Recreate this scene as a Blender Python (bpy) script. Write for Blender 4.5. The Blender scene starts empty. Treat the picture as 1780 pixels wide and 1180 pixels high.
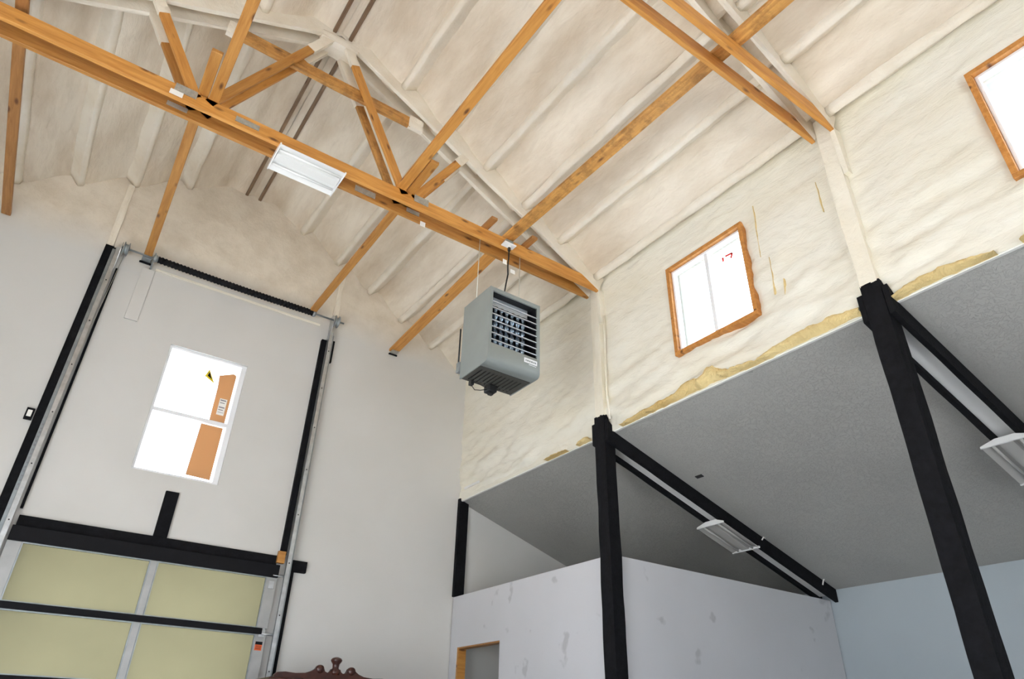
import bpy, bmesh, math, random
from mathutils import Vector, Matrix, noise

random.seed(7)
S = bpy.context.scene
COL = S.collection

# ------------------------------------------------------------------ camera
F_PX, YAW, PITCH, ROLL, CAM_H = 1179.37, .6016, .5394, .0263, 1.1
cd = bpy.data.cameras.new('camera'); cam = bpy.data.objects.new('camera', cd); COL.objects.link(cam)
cd.sensor_fit = 'HORIZONTAL'; cd.sensor_width = 36.0; cd.lens = 36.0 * F_PX / 1780.0
cd.clip_start = .02; cd.clip_end = 300
_f = Vector((math.sin(YAW)*math.cos(PITCH), math.cos(YAW)*math.cos(PITCH), math.sin(PITCH)))
_r = Vector((math.cos(YAW), -math.sin(YAW), 0)); _u = _r.cross(_f)
r_ = _r*math.cos(ROLL) + _u*math.sin(ROLL); u_ = -_r*math.sin(ROLL) + _u*math.cos(ROLL)
M = Matrix((r_, u_, -_f)).transposed().to_4x4(); M.translation = (0, 0, CAM_H)
cam.matrix_world = M
S.camera = cam

# ------------------------------------------------------------------ world and view
w = bpy.data.worlds.new('overcast_sky'); S.world = w; w.use_nodes = True
bg = w.node_tree.nodes['Background']
bg.inputs[0].default_value = (.80, .92, 1.08, 1); bg.inputs[1].default_value = 6.0
sd = bpy.data.lights.new('sun', 'SUN'); sd.energy = 48.0; sd.angle = .0093; sd.color = (1.0, .99, .98)
sun = bpy.data.objects.new('sun', sd); COL.objects.link(sun)      # added low sun, entering by the added side opening
_el, _az = math.radians(38), math.radians(14)
sun.rotation_euler = Vector((math.cos(_el)*math.cos(_az), math.cos(_el)*math.sin(_az), -math.sin(_el))).to_track_quat('-Z', 'Y').to_euler()
S.view_settings.view_transform = 'Standard'; S.view_settings.look = 'None'
S.view_settings.gamma = 1.0; S.view_settings.use_curve_mapping = False
S.view_settings.exposure = 0.2
S.cycles.max_bounces = 14; S.cycles.diffuse_bounces = 10; S.cycles.glossy_bounces = 4
S.cycles.transmission_bounces = 8; S.cycles.transparent_max_bounces = 12
S.cycles.sample_clamp_indirect = 6.0; S.cycles.use_denoising = True
S.cycles.caustics_reflective = False; S.cycles.caustics_refractive = False

# ------------------------------------------------------------------ dimensions (metres)
YE, YB = 8.0, -4.2             # far end wall, rear wall
XW, XL = 4.65, -2.59           # foam side wall, opposite side wall
XR, ZRP, SL = 1.03, 7.707, .515  # ridge x, height and slope of the purlin undersides
def zp(x): return ZRP - SL*abs(x - XR)
LX0, LZ0, LSL, LX1 = 4.70, 3.99, .318, 8.30   # lean-to ceiling: upper edge, slope, outer wall
def zl(x): return LZ0 - LSL*(x - LX0)
CH = 5.757                     # underside of the truss bottom chord
TR = [(4.88, 5.055), (1.81, 1.99), (-1.22, -1.04)]     # near faces of the two plies of each truss

# window openings (on a wall: along, up)
SIDE_WIN = [(2.95, 3.85, 4.49, 5.47), (-.12, .80, 4.49, 5.47)]
END_WIN = (.62, 1.52, 3.545, 5.075)
DOOR_OPEN = (-.10, 2.28, 0, 2.80)
REAR_OPEN = (-1.6, 3.6, 0, 2.3)  # unseen rear opening, added to let daylight in
LEFT_OPEN = (.4, 4.2, 0, 2.9)  # unseen side opening, added so sun and sky reach the floor

def portal(name, loc, rot, sx, sy):
    l = bpy.data.lights.new(name, 'AREA'); l.shape = 'RECTANGLE'; l.size = sx; l.size_y = sy
    l.cycles.is_portal = True
    o = bpy.data.objects.new(name, l); COL.objects.link(o); o.location = loc; o.rotation_euler = rot
H90 = math.pi/2
for a, b, c, d in SIDE_WIN:
    portal('window_daylight', (XW+.24, (a+b)/2, (c+d)/2), (0, H90, 0), d-c, b-a)
portal('window_daylight', ((END_WIN[0]+END_WIN[1])/2, YE+.24, (END_WIN[2]+END_WIN[3])/2), (-H90, 0, 0), .9, 1.53)
portal('doorway_daylight', (1.0, YB-.24, 1.15), (H90, 0, 0), 5.2, 2.3)  # portal in the added rear opening
portal('doorway_daylight', (XL-.24, 2.3, 1.45), (0, -H90, 0), 2.9, 3.8)  # portal in the added side opening

# ------------------------------------------------------------------ materials
def mat(name):
    m = bpy.data.materials.new(name); m.use_nodes = True
    nt = m.node_tree; b = nt.nodes['Principled BSDF']
    return m, nt, b
def nd(nt, t, **kw):
    n = nt.nodes.new(t)
    for k, v in kw.items():
        if k in n.inputs: n.inputs[k].default_value = v
        else: setattr(n, k, v)
    return n
def coords(nt, scale=(1, 1, 1), kind='Object'):
    tc = nd(nt, 'ShaderNodeTexCoord'); mp = nd(nt, 'ShaderNodeMapping')
    mp.inputs['Scale'].default_value = scale
    nt.links.new(tc.outputs[kind], mp.inputs['Vector']); return mp.outputs[0]
def ramp(nt, fac, stops):
    r = nd(nt, 'ShaderNodeValToRGB')
    el = r.color_ramp.elements
    while len(el) < len(stops): el.new(.5)
    for e, (p, c) in zip(el, stops): e.position = p; e.color = (*c, 1) if len(c) == 3 else c
    nt.links.new(fac, r.inputs[0]); return r.outputs[0]
def bump(nt, b, h, strength, dist, prev=None):
    n = nd(nt, 'ShaderNodeBump', Strength=strength, Distance=dist)
    nt.links.new(h, n.inputs['Height'])
    if prev: nt.links.new(prev, n.inputs['Normal'])
    nt.links.new(n.outputs[0], b.inputs['Normal']); return n.outputs[0]
def mixc(nt, fac, a, bcol):
    n = nd(nt, 'ShaderNodeMix', data_type='RGBA')
    nt.links.new(fac, n.inputs[0])
    for i, v in ((6, a), (7, bcol)):
        if isinstance(v, tuple): n.inputs[i].default_value = (*v, 1)
        else: nt.links.new(v, n.inputs[i])
    return n.outputs[2]

def plain(name, col, rough=.6, metal=0., noise_amt=.0, nscale=8., bmp=0., bscale=60.):
    m, nt, b = mat(name)
    b.inputs['Roughness'].default_value = rough; b.inputs['Metallic'].default_value = metal
    v = coords(nt)
    n = nd(nt, 'ShaderNodeTexNoise', Scale=nscale, Detail=5.); nt.links.new(v, n.inputs['Vector'])
    d = tuple(max(0, c*(1-noise_amt)) for c in col); l = tuple(min(1, c*(1+noise_amt)) for c in col)
    nt.links.new(ramp(nt, n.outputs['Fac'], [(.3, d), (.7, l)]), b.inputs['Base Color'])
    if bmp:
        n2 = nd(nt, 'ShaderNodeTexNoise', Scale=bscale, Detail=4.); nt.links.new(v, n2.inputs['Vector'])
        bump(nt, b, n2.outputs['Fac'], bmp, .01)
    return m

def foam(name, base, tint, rough=.75, streak=(1, 1, 1), bs=.5):
    """sprayed insulation foam: creamy, patchy, lumpy, streaked along the spray passes"""
    m, nt, b = mat(name); b.inputs['Roughness'].default_value = rough
    v = coords(nt, streak)
    n1 = nd(nt, 'ShaderNodeTexNoise', Scale=1.3, Detail=6., Roughness=.6); nt.links.new(v, n1.inputs['Vector'])
    n2 = nd(nt, 'ShaderNodeTexNoise', Scale=7., Detail=8., Roughness=.62, Distortion=.6); nt.links.new(v, n2.inputs['Vector'])
    c1 = ramp(nt, n1.outputs['Fac'], [(.32, tint), (.62, base)])
    f = ramp(nt, n2.outputs['Fac'], [(.25, (.25,)*3), (.5, (0,)*3)])
    c = mixc(nt, f, c1, tuple(t*.82 for t in tint))
    nt.links.new(c, b.inputs['Base Color'])
    n3 = nd(nt, 'ShaderNodeTexNoise', Scale=34., Detail=6., Roughness=.6); nt.links.new(v, n3.inputs['Vector'])
    p = bump(nt, b, n2.outputs['Fac'], bs, .06)
    bump(nt, b, n3.outputs['Fac'], bs*.5, .012, p)
    return m

def wood(name, dark, light, knot=(.10, .03, .008), rough=.55, var=.25, stain=None):
    m, nt, b = mat(name); b.inputs['Roughness'].default_value = rough
    tc = nd(nt, 'ShaderNodeTexCoord'); oi = nd(nt, 'ShaderNodeObjectInfo')
    ad = nd(nt, 'ShaderNodeVectorMath', operation='ADD')
    mul = nd(nt, 'ShaderNodeMath', operation='MULTIPLY'); mul.inputs[1].default_value = 37.
    nt.links.new(oi.outputs['Random'], mul.inputs[0])
    nt.links.new(tc.outputs['Object'], ad.inputs[0]); nt.links.new(mul.outputs[0], ad.inputs[1])
    mp = nd(nt, 'ShaderNodeMapping'); mp.inputs['Scale'].default_value = (1.2, 14, 14)
    nt.links.new(ad.outputs[0], mp.inputs['Vector'])
    n = nd(nt, 'ShaderNodeTexNoise', Scale=2.2, Detail=6., Roughness=.6, Distortion=.5); nt.links.new(mp.outputs[0], n.inputs['Vector'])
    c = ramp(nt, n.outputs['Fac'], [(.3, dark), (.68, light)])
    mp2 = nd(nt, 'ShaderNodeMapping'); mp2.inputs['Scale'].default_value = (3.2, 9, 9)
    nt.links.new(ad.outputs[0], mp2.inputs['Vector'])
    vo = nd(nt, 'ShaderNodeTexVoronoi', Scale=1.0); nt.links.new(mp2.outputs[0], vo.inputs['Vector'])
    k = ramp(nt, vo.outputs['Distance'], [(.08, (.9,)*3), (.20, (0,)*3)])
    c = mixc(nt, k, c, knot)
    if stain:
        n4 = nd(nt, 'ShaderNodeTexNoise', Scale=7., Detail=8., Roughness=.7); nt.links.new(ad.outputs[0], n4.inputs['Vector'])
        c = mixc(nt, ramp(nt, n4.outputs['Fac'], [(.46, (0,)*3), (.60, (.55,)*3)]), c, stain)
    hs = nd(nt, 'ShaderNodeHueSaturation')
    ma = nd(nt, 'ShaderNodeMapRange'); ma.inputs[3].default_value = 1-var; ma.inputs[4].default_value = 1+var*.4
    nt.links.new(oi.outputs['Random'], ma.inputs[0]); nt.links.new(ma.outputs[0], hs.inputs['Value'])
    nt.links.new(c, hs.inputs['Color']); nt.links.new(hs.outputs[0], b.inputs['Base Color'])
    bump(nt, b, n.outputs['Fac'], .15, .01)
    return m

def drywall(name, col, tint, patch=None):
    m, nt, b = mat(name); b.inputs['Roughness'].default_value = .85
    v = coords(nt)
    n = nd(nt, 'ShaderNodeTexNoise', Scale=.7, Detail=4.); nt.links.new(v, n.inputs['Vector'])
    c = ramp(nt, n.outputs['Fac'], [(.35, tint), (.65, col)])
    if patch:
        n4 = nd(nt, 'ShaderNodeTexNoise', Scale=3.1, Detail=3., Roughness=.5); nt.links.new(v, n4.inputs['Vector'])
        c = mixc(nt, ramp(nt, n4.outputs['Fac'], [(.655, (0,)*3), (.70, (.8,)*3)]), c, patch)
    nt.links.new(c, b.inputs['Base Color'])
    n2 = nd(nt, 'ShaderNodeTexNoise', Scale=55., Detail=3.); nt.links.new(v, n2.inputs['Vector'])
    bump(nt, b, n2.outputs['Fac'], .10, .006)
    return m

M_FOAM_C = foam('ceiling_foam', (.83, .76, .645), (.61, .51, .385), streak=(1.6, .45, 1.6), bs=.35)
M_RIB = foam('rib_foam', (.83, .78, .68), (.74, .66, .53), streak=(1, 1, 1), bs=.3)
M_FOAM_W = foam('wall_foam', (.81, .785, .695), (.77, .725, .60), streak=(1, .5, 1.6), bs=.3)
M_RAW = foam('raw_yellow_foam', (.88, .70, .34), (.70, .48, .18), bs=1.0)
M_POSTF = foam('post_foam', (.86, .82, .71), (.80, .74, .60), bs=.25)
M_END = None
def end_wall_mat():
    m, nt, b = mat('end_wall_paint'); b.inputs['Roughness'].default_value = .8
    v = coords(nt)
    sx = nd(nt, 'ShaderNodeSeparateXYZ'); nt.links.new(v, sx.inputs[0])
    nz = nd(nt, 'ShaderNodeTexNoise', Scale=1.4, Detail=6.); nt.links.new(v, nz.inputs['Vector'])
    # foam starts above the drywall panels at about 6 m, with a ragged line
    su = nd(nt, 'ShaderNodeMath', operation='MULTIPLY_ADD'); su.inputs[1].default_value = .35
    nt.links.new(nz.outputs['Fac'], su.inputs[0]); nt.links.new(sx.outputs['Z'], su.inputs[2])
    fm = nd(nt, 'ShaderNodeMapRange'); fm.inputs[1].default_value = 6.05; fm.inputs[2].default_value = 6.55
    nt.links.new(su.outputs[0], fm.inputs[0])
    n1 = nd(nt, 'ShaderNodeTexNoise', Scale=.8, Detail=4.); nt.links.new(v, n1.inputs['Vector'])
    low = ramp(nt, n1.outputs['Fac'], [(.35, (.60, .59, .56)), (.65, (.635, .625, .60))])
    n2 = nd(nt, 'ShaderNodeTexNoise', Scale=3., Detail=8., Roughness=.65); nt.links.new(v, n2.inputs['Vector'])
    up = ramp(nt, n2.outputs['Fac'], [(.35, (.64, .565, .455)), (.6, (.74, .67, .56))])
    nt.links.new(mixc(nt, fm.outputs[0], low, up), b.inputs['Base Color'])
    mu = nd(nt, 'ShaderNodeMath', operation='MULTIPLY'); nt.links.new(n2.outputs['Fac'], mu.inputs[0]); nt.links.new(fm.outputs[0], mu.inputs[1])
    p = bump(nt, b, mu.outputs[0], .6, .05)
    n3 = nd(nt, 'ShaderNodeTexNoise', Scale=60., Detail=3.); nt.links.new(v, n3.inputs['Vector'])
    bump(nt, b, n3.outputs['Fac'], .08, .006, p)
    return m
M_END = end_wall_mat()
M_DRY = drywall('white_drywall', (.80, .80, .79), (.75, .75, .74))
M_PART = drywall('primed_partition', (.60, .60, .625), (.565, .565, .585), patch=(.43, .43, .45))
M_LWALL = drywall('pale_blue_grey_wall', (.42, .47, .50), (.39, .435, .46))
M_LEAN = drywall('grey_knockdown_ceiling', (.40, .395, .37), (.35, .345, .325))
def knockdown(m):
    nt = m.node_tree; b = nt.nodes['Principled BSDF']; v = coords(nt)
    n = nd(nt, 'ShaderNodeTexNoise', Scale=22., Detail=5., Roughness=.6, Distortion=1.2); nt.links.new(v, n.inputs['Vector'])
    h = ramp(nt, n.outputs['Fac'], [(.47, (0,)*3), (.54, (1,)*3)])
    bump(nt, b, h, .45, .010)
knockdown(M_LEAN)
M_FLOOR = plain('concrete', (.34, .345, .355), .7, noise_amt=.15, nscale=2.)
M_GROUND = plain('gravel', (.47, .47, .46), .9, noise_amt=.2, nscale=3.)
M_WOOD = wood('orange_pine', (.45, .18, .032), (.66, .32, .075))
M_WOODS = wood('pine_with_glue_stains', (.42, .18, .04), (.68, .36, .10), stain=(.20, .09, .025), var=.1)
M_WOODD = wood('shaded_brown_pine', (.30, .13, .035), (.46, .22, .07), var=.1)  # darker copy of the pine, shade put into its colour
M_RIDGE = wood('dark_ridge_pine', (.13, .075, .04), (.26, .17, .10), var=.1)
M_BUCK = wood('window_buck_pine', (.42, .16, .03), (.62, .28, .07), var=.15)
M_BLACK = plain('black_stain', (.0045, .0045, .0058), .85, noise_amt=.5, nscale=20., bmp=.4, bscale=40.)
M_BLACKP = plain('black_paint', (.005, .005, .0065), .7, noise_amt=.2, nscale=10.)
for _m in (M_BLACK, M_BLACKP): _m.node_tree.nodes['Principled BSDF'].inputs['Specular IOR Level'].default_value = .2
M_GALV = plain('galvanised_steel', (.55, .57, .58), .38, .85, .15, 14.)
M_GALVD = plain('dull_galvanised', (.33, .36, .37), .5, .7, .15, 14.)
M_PLATE = plain('nail_plate_zinc', (.48, .47, .43), .45, .6, .15, 30.)
M_ALU = plain('grey_aluminium', (.40, .40, .39), .45, .3, .1, 6.)
M_VINYL = plain('white_vinyl', (.85, .86, .88), .4)
M_WHITE = plain('white_enamel', (.86, .86, .85), .3)
M_SILV = plain('shaded_white_reflector', (.44, .43, .41), .4)  # white reflector darkened, the side bay's shade put into its colour
M_LENS = plain('acrylic_lens', (.80, .80, .78), .25)
M_GREY = plain('heater_grey_enamel', (.27, .30, .29), .35, .1, .05, 5.)
M_GREYD = plain('heater_dark_grey', (.060, .058, .050), .6)  # heater grey with the underside's shade put into its colour
M_DARK = plain('dark_void', (.01, .01, .012), .6)
M_TUBE = plain('polished_tube_steel', (.30, .36, .42), .22, .9, .3, 40.)
M_LOUV = plain('bright_louver_edge', (.62, .68, .74), .3, .6)
M_CORD = plain('black_rubber', (.015, .015, .015), .5)
M_CABLE = plain('pale_steel_cable', (.70, .70, .62), .4, .4)
M_RED = plain('red_marker', (.75, .04, .03), .5)
M_ORANGE = plain('orange_warning_label', (.75, .13, .03), .5)
M_YEL = plain('yellow_warning_label', (.80, .60, .03), .5)
M_MAHOG = plain('dark_mahogany', (.055, .018, .012), .3, noise_amt=.4, nscale=12.)
M_PAPER = plain('white_paper', (.85, .84, .80), .7)
M_INK = plain('grey_print', (.25, .25, .27), .6)

def glass_mat():
    m, nt, b = mat('clear_window_glass')
    out = nt.nodes['Material Output']; nt.nodes.remove(b)
    t = nd(nt, 'ShaderNodeBsdfTransparent'); t.inputs[0].default_value = (.95, .97, .97, 1)
    g = nd(nt, 'ShaderNodeBsdfGlossy', Roughness=.02)
    lw = nd(nt, 'ShaderNodeLayerWeight', Blend=.5); pw = nd(nt, 'ShaderNodeMath', operation='POWER'); pw.inputs[1].default_value = 5.
    fr = nd(nt, 'ShaderNodeMath', operation='MULTIPLY_ADD'); fr.inputs[1].default_value = .6; fr.inputs[2].default_value = .03
    nt.links.new(lw.outputs['Facing'], pw.inputs[0]); nt.links.new(pw.outputs[0], fr.inputs[0]); mx = nd(nt, 'ShaderNodeMixShader')
    nt.links.new(fr.outputs[0], mx.inputs[0]); nt.links.new(t.outputs[0], mx.inputs[1]); nt.links.new(g.outputs[0], mx.inputs[2])
    nt.links.new(mx.outputs[0], out.inputs[0]); return m
M_GLASS = glass_mat()
def translucent(name, col, gloss=.0):
    m, nt, b = mat(name)
    out = nt.nodes['Material Output']; nt.nodes.remove(b)
    t = nd(nt, 'ShaderNodeBsdfTranslucent'); t.inputs[0].default_value = (*col, 1)
    v = coords(nt); n = nd(nt, 'ShaderNodeTexNoise', Scale=1.5, Detail=3.); nt.links.new(v, n.inputs['Vector'])
    nt.links.new(ramp(nt, n.outputs['Fac'], [(.3, tuple(c*.9 for c in col)), (.7, col)]), t.inputs[0])
    d = nd(nt, 'ShaderNodeBsdfDiffuse'); d.inputs[0].default_value = (*[min(.5, c*1.5) for c in col], 1)
    mx = nd(nt, 'ShaderNodeMixShader'); mx.inputs[0].default_value = .12
    nt.links.new(t.outputs[0], mx.inputs[1]); nt.links.new(d.outputs[0], mx.inputs[2])
    last = mx
    if gloss:
        g = nd(nt, 'ShaderNodeBsdfGlossy', Roughness=.05); fr = nd(nt, 'ShaderNodeLayerWeight', Blend=.08)
        m2 = nd(nt, 'ShaderNodeMixShader'); nt.links.new(fr.outputs[0], m2.inputs[0])
        nt.links.new(mx.outputs[0], m2.inputs[1]); nt.links.new(g.outputs[0], m2.inputs[2]); last = m2
    nt.links.new(last.outputs[0], out.inputs[0]); return m
M_FROST = translucent('frosted_green_glass', (.335, .315, .235), 1)
M_KRAFT = translucent('brown_kraft_paper', (.42, .27, .165))

# ------------------------------------------------------------------ builders
def link(name, me, m, parent=None, M4=None, smooth=False):
    o = bpy.data.objects.new(name, me); COL.objects.link(o)
    if m and not me.materials: me.materials.append(m)
    if smooth:
        for p in me.polygons: p.use_smooth = True
    if parent is not None:
        o.parent = parent
        P = WORLD.get(parent.name, Matrix.Identity(4)); o.matrix_parent_inverse = P.inverted()
    M4 = M4 or Matrix.Identity(4)
    o.matrix_basis = M4; WORLD[o.name] = M4
    return o
WORLD = {}
def tag(o, label, cat, group=None):
    o['label'] = label; o['category'] = cat
    if group: o['group'] = group
    return o
def struct(o, label, cat=None):
    o['kind'] = 'structure'; o['label'] = label; o['category'] = cat or o.name.split('_')[0].split('.')[0]
    return o
def thing(name, label, cat, loc, group=None):
    o = bpy.data.objects.new(name, None); COL.objects.link(o); o.empty_display_size = .1
    o.location = loc; WORLD[o.name] = Matrix.Translation(loc)
    return tag(o, label, cat, group)

def bm_box(bm, x0, x1, y0, y1, z0, z1):
    v = [bm.verts.new(p) for p in ((x0,y0,z0),(x1,y0,z0),(x1,y1,z0),(x0,y1,z0),(x0,y0,z1),(x1,y0,z1),(x1,y1,z1),(x0,y1,z1))]
    for f in ((0,3,2,1),(4,5,6,7),(0,1,5,4),(1,2,6,5),(2,3,7,6),(3,0,4,7)): bm.faces.new([v[i] for i in f])
def mesh(name, bm):
    bmesh.ops.recalc_face_normals(bm, faces=bm.faces)
    me = bpy.data.meshes.new(name); bm.to_mesh(me); bm.free(); return me
def box(name, x0, x1, y0, y1, z0, z1, m, parent=None, bev=0.):
    """axis-aligned box, its origin at its own centre"""
    c = Vector(((x0+x1)/2, (y0+y1)/2, (z0+z1)/2)); h = Vector((abs(x1-x0)/2, abs(y1-y0)/2, abs(z1-z0)/2))
    bm = bmesh.new(); bm_box(bm, -h.x, h.x, -h.y, h.y, -h.z, h.z)
    if bev: bmesh.ops.bevel(bm, geom=bm.edges[:], offset=bev, segments=2, affect='EDGES', profile=.5)
    return link(name, mesh(name, bm), m, parent, Matrix.Translation(c))
def beam(name, p0, p1, wd, hg, m, parent=None, up=(0, 0, 1), bev=.004, rough=0.):
    """timber from p0 to p1 (centre line); local X runs along it, wd across, hg in the direction of up"""
    p0, p1 = Vector(p0), Vector(p1); L = (p1-p0).length; X = (p1-p0).normalized()
    Y = Vector(up).cross(X).normalized(); Z = X.cross(Y)
    bm = bmesh.new()
    if rough:
        n = max(4, int(L/.12)); rings = []
        for i in range(n+1):
            x = -L/2 + L*i/n; ring = []
            k = 3
            pts = []
            for a, b_ in (((-1,-1),(1,-1)), ((1,-1),(1,1)), ((1,1),(-1,1)), ((-1,1),(-1,-1))):
                for t in range(k):
                    pts.append((a[0]+(b_[0]-a[0])*t/k, a[1]+(b_[1]-a[1])*t/k))
            for q, (a, b_) in enumerate(pts):
                j = noise.noise(Vector((x*3+L*9, a*2+p0.x*5, b_*2+p0.y*3)))*rough
                ring.append(bm.verts.new((x, a*(wd/2+j), b_*(hg/2+j))))
            rings.append(ring)
        nn = len(rings[0])
        for i in range(n):
            for q in range(nn): bm.faces.new((rings[i][q], rings[i][(q+1)%nn], rings[i+1][(q+1)%nn], rings[i+1][q]))
        bm.faces.new(rings[0][::-1]); bm.faces.new(rings[-1])
    else:
        bm_box(bm, -L/2, L/2, -wd/2, wd/2, -hg/2, hg/2)
        if bev: bmesh.ops.bevel(bm, geom=bm.edges[:], offset=min(bev, wd/4, hg/4), segments=1, affect='EDGES')
    R = Matrix((X, Y, Z)).transposed().to_4x4(); R.translation = (p0+p1)/2
    return link(name, mesh(name, bm), m, parent, R)
def tube(name, pts, r, m, parent=None, seg=10):
    pts = [Vector(p) for p in pts]; bm = bmesh.new(); rings = []
    for i, p in enumerate(pts):
        d = (pts[min(i+1, len(pts)-1)] - pts[max(i-1, 0)]).normalized()
        a = d.orthogonal().normalized() if i == 0 else (A - d*A.dot(d)).normalized()
        A = a; b_ = d.cross(a)
        rings.append([bm.verts.new(p + (a*math.cos(t) + b_*math.sin(t))*r) for t in (2*math.pi*k/seg for k in range(seg))])
    for i in range(len(rings)-1):
        for k in range(seg): bm.faces.new((rings[i][k], rings[i][(k+1)%seg], rings[i+1][(k+1)%seg], rings[i+1][k]))
    bm.faces.new(rings[0][::-1]); bm.faces.new(rings[-1])
    return link(name, mesh(name, bm), m, parent, smooth=True)
def prism(name, pts, d, m, parent=None, M4=None, bev=0.):
    """outline in local xy, extruded by d along local z"""
    bm = bmesh.new(); a = [bm.verts.new((x, y, 0)) for x, y in pts]; b_ = [bm.verts.new((x, y, d)) for x, y in pts]
    n = len(pts); bm.faces.new(a[::-1]); bm.faces.new(b_)
    for i in range(n): bm.faces.new((a[i], a[(i+1)%n], b_[(i+1)%n], b_[i]))
    if bev: bmesh.ops.bevel(bm, geom=bm.edges[:], offset=bev, segments=2, affect='EDGES')
    return link(name, mesh(name, bm), m, parent, M4)
def lathe(name, prof, m, parent=None, M4=None, seg=20):
    bm = bmesh.new(); R = [[bm.verts.new((r*math.cos(t), r*math.sin(t), z)) for t in (2*math.pi*k/seg for k in range(seg))] for r, z in prof]
    for i in range(len(R)-1):
        for k in range(seg): bm.faces.new((R[i][k], R[i][(k+1)%seg], R[i+1][(k+1)%seg], R[i+1][k]))
    bm.faces.new(R[0][::-1]); bm.faces.new(R[-1])
    return link(name, mesh(name, bm), m, parent, M4, smooth=True)
def wall_holes(bm, mapf, a0, a1, b0, b1, t, holes):
    """slab in (along, up) with rectangular openings; mapf(a, b, depth) -> xyz"""
    As = sorted({a0, a1, *[h[0] for h in holes], *[h[1] for h in holes]})
    Bs = sorted({b0, b1, *[h[2] for h in holes], *[h[3] for h in holes]})
    As = [a for a in As if a0 <= a <= a1]; Bs = [b for b in Bs if b0 <= b <= b1]
    V = {}
    def v(i, j, k):
        if (i, j, k) not in V: V[i, j, k] = bm.verts.new(mapf(As[i], Bs[j], k*t))
        return V[i, j, k]
    def solid(i, j):
        if not (0 <= i < len(As)-1 and 0 <= j < len(Bs)-1): return False
        ca, cb = (As[i]+As[i+1])/2, (Bs[j]+Bs[j+1])/2
        return not any(h[0] < ca < h[1] and h[2] < cb < h[3] for h in holes)
    for i in range(len(As)-1):
        for j in range(len(Bs)-1):
            if not solid(i, j): continue
            bm.faces.new((v(i,j,0), v(i+1,j,0), v(i+1,j+1,0), v(i,j+1,0)))
            bm.faces.new((v(i,j,1), v(i,j+1,1), v(i+1,j+1,1), v(i+1,j,1)))
            for (di, dj, e) in ((-1,0,((i,j),(i,j+1))), (1,0,((i+1,j),(i+1,j+1))), (0,-1,((i,j),(i+1,j))), (0,1,((i,j+1),(i+1,j+1)))):
                if not solid(i+di, j+dj):
                    (p, q), (r, s) = e
                    bm.faces.new((v(p,q,0), v(r,s,0), v(r,s,1), v(p,q,1)))
def fbm(x, y, z, o=4): return noise.fractal(Vector((x, y, z)), .9, 2.1, o)

# ------------------------------------------------------------------ floor, ground, shell
struct(box('floor', XL-.2, LX1+.2, YB-.2, YE+.2, -.2, 0, M_FLOOR), 'smooth tan concrete floor of the workshop hall')
struct(box('ground', -45, 45, -45, 45, -.5, -.22, M_GROUND), 'pale gravel yard around the building', 'ground')

RIBS = (.765, 1.33, 1.88, 2.43, 2.95, 3.50, 4.1)
def roof_slope(side):
    """sprayed foam deck between the purlins: a gently lumpy sheet with a top skin"""
    bm = bmesh.new(); nx, ny = 120, 200; half = XW + .18 - XR
    rows = []
    for i in range(nx+1):
        row = []
        for j in range(ny+1):
            d = half*i/nx; x = XR + side*d; y = YB + (YE-YB)*j/ny
            k = 0.                                  # foam is built up towards the next rib down the slope, thin just below each rib
            for q0, q1 in zip(RIBS, RIBS[1:]):
                if q0 <= d < q1: k = (d-q0)/(q1-q0)
            if d < RIBS[0]: k = .35 + .65*d/RIBS[0]
            tt = min(1, max(0, (k-.30)/.62)); fill = .125*tt*tt*(3-2*tt)
            h = .170 - fill + .016*fbm(x*2.2, y*.9, side*3.) + .008*fbm(x*9, y*4, 7.)
            if d < .34: h -= .23*(1-(d/.34)**2)**1.5
            row.append(bm.verts.new((x, y, ZRP - SL*d + h)))
        rows.append(row)
    for i in range(nx):
        for j in range(ny): bm.faces.new((rows[i][j], rows[i+1][j], rows[i+1][j+1], rows[i][j+1]))
    t = [[bm.verts.new((XR+side*half*i, YB if j == 0 else YE+.2, ZRP - SL*half*i + .36)) for j in (0, 1)] for i in (0, 1)]
    bm.faces.new((t[0][0], t[0][1], t[1][1], t[1][0]))
    o = link('ceiling', mesh('ceiling', bm), M_FOAM_C, smooth=True)
    return struct(o, 'cream sprayed foam roof slope with foamed purlins, %s' %
                  ('coming down to the clerestory windows' if side > 0 else 'coming down on the far side of the ridge boards'), 'ceiling')
CEIL_R, CEIL_L = roof_slope(1), roof_slope(-1)

def rib_mesh(L, seed):
    """foam-coated purlin: rounded trapezoid with uneven flanks; local Y along, Z down-facing is negative"""
    bm = bmesh.new(); n = 36; rings = []
    prof = [(-.14, .15), (-.085, .075), (-.045, .025), (-.030, .006), (-.018, 0), (.020, 0), (.029, .006), (.046, .055), (.074, .130), (.105, .20)]   # +x faces down the slope
    for i in range(n+1):
        y = -L/2 + L*i/n
        rings.append([bm.verts.new((a*(1+.22*fbm(y*2.4, a*9, seed)) + .008*fbm(y*1.1, 3, seed), y, b + .012*fbm(y*3, a*14+5, seed+9))) for a, b in prof])
    for i in range(n):
        for k in range(len(prof)-1): bm.faces.new((rings[i][k], rings[i][k+1], rings[i+1][k+1], rings[i+1][k]))
    bm.faces.new(rings[0]); bm.faces.new(rings[-1][::-1])
    return mesh('purlin', bm)
BAYS = [(5.10, 7.99), (2.03, 4.875), (-1.0, 1.805), (-4.19, -1.225)]
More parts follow.
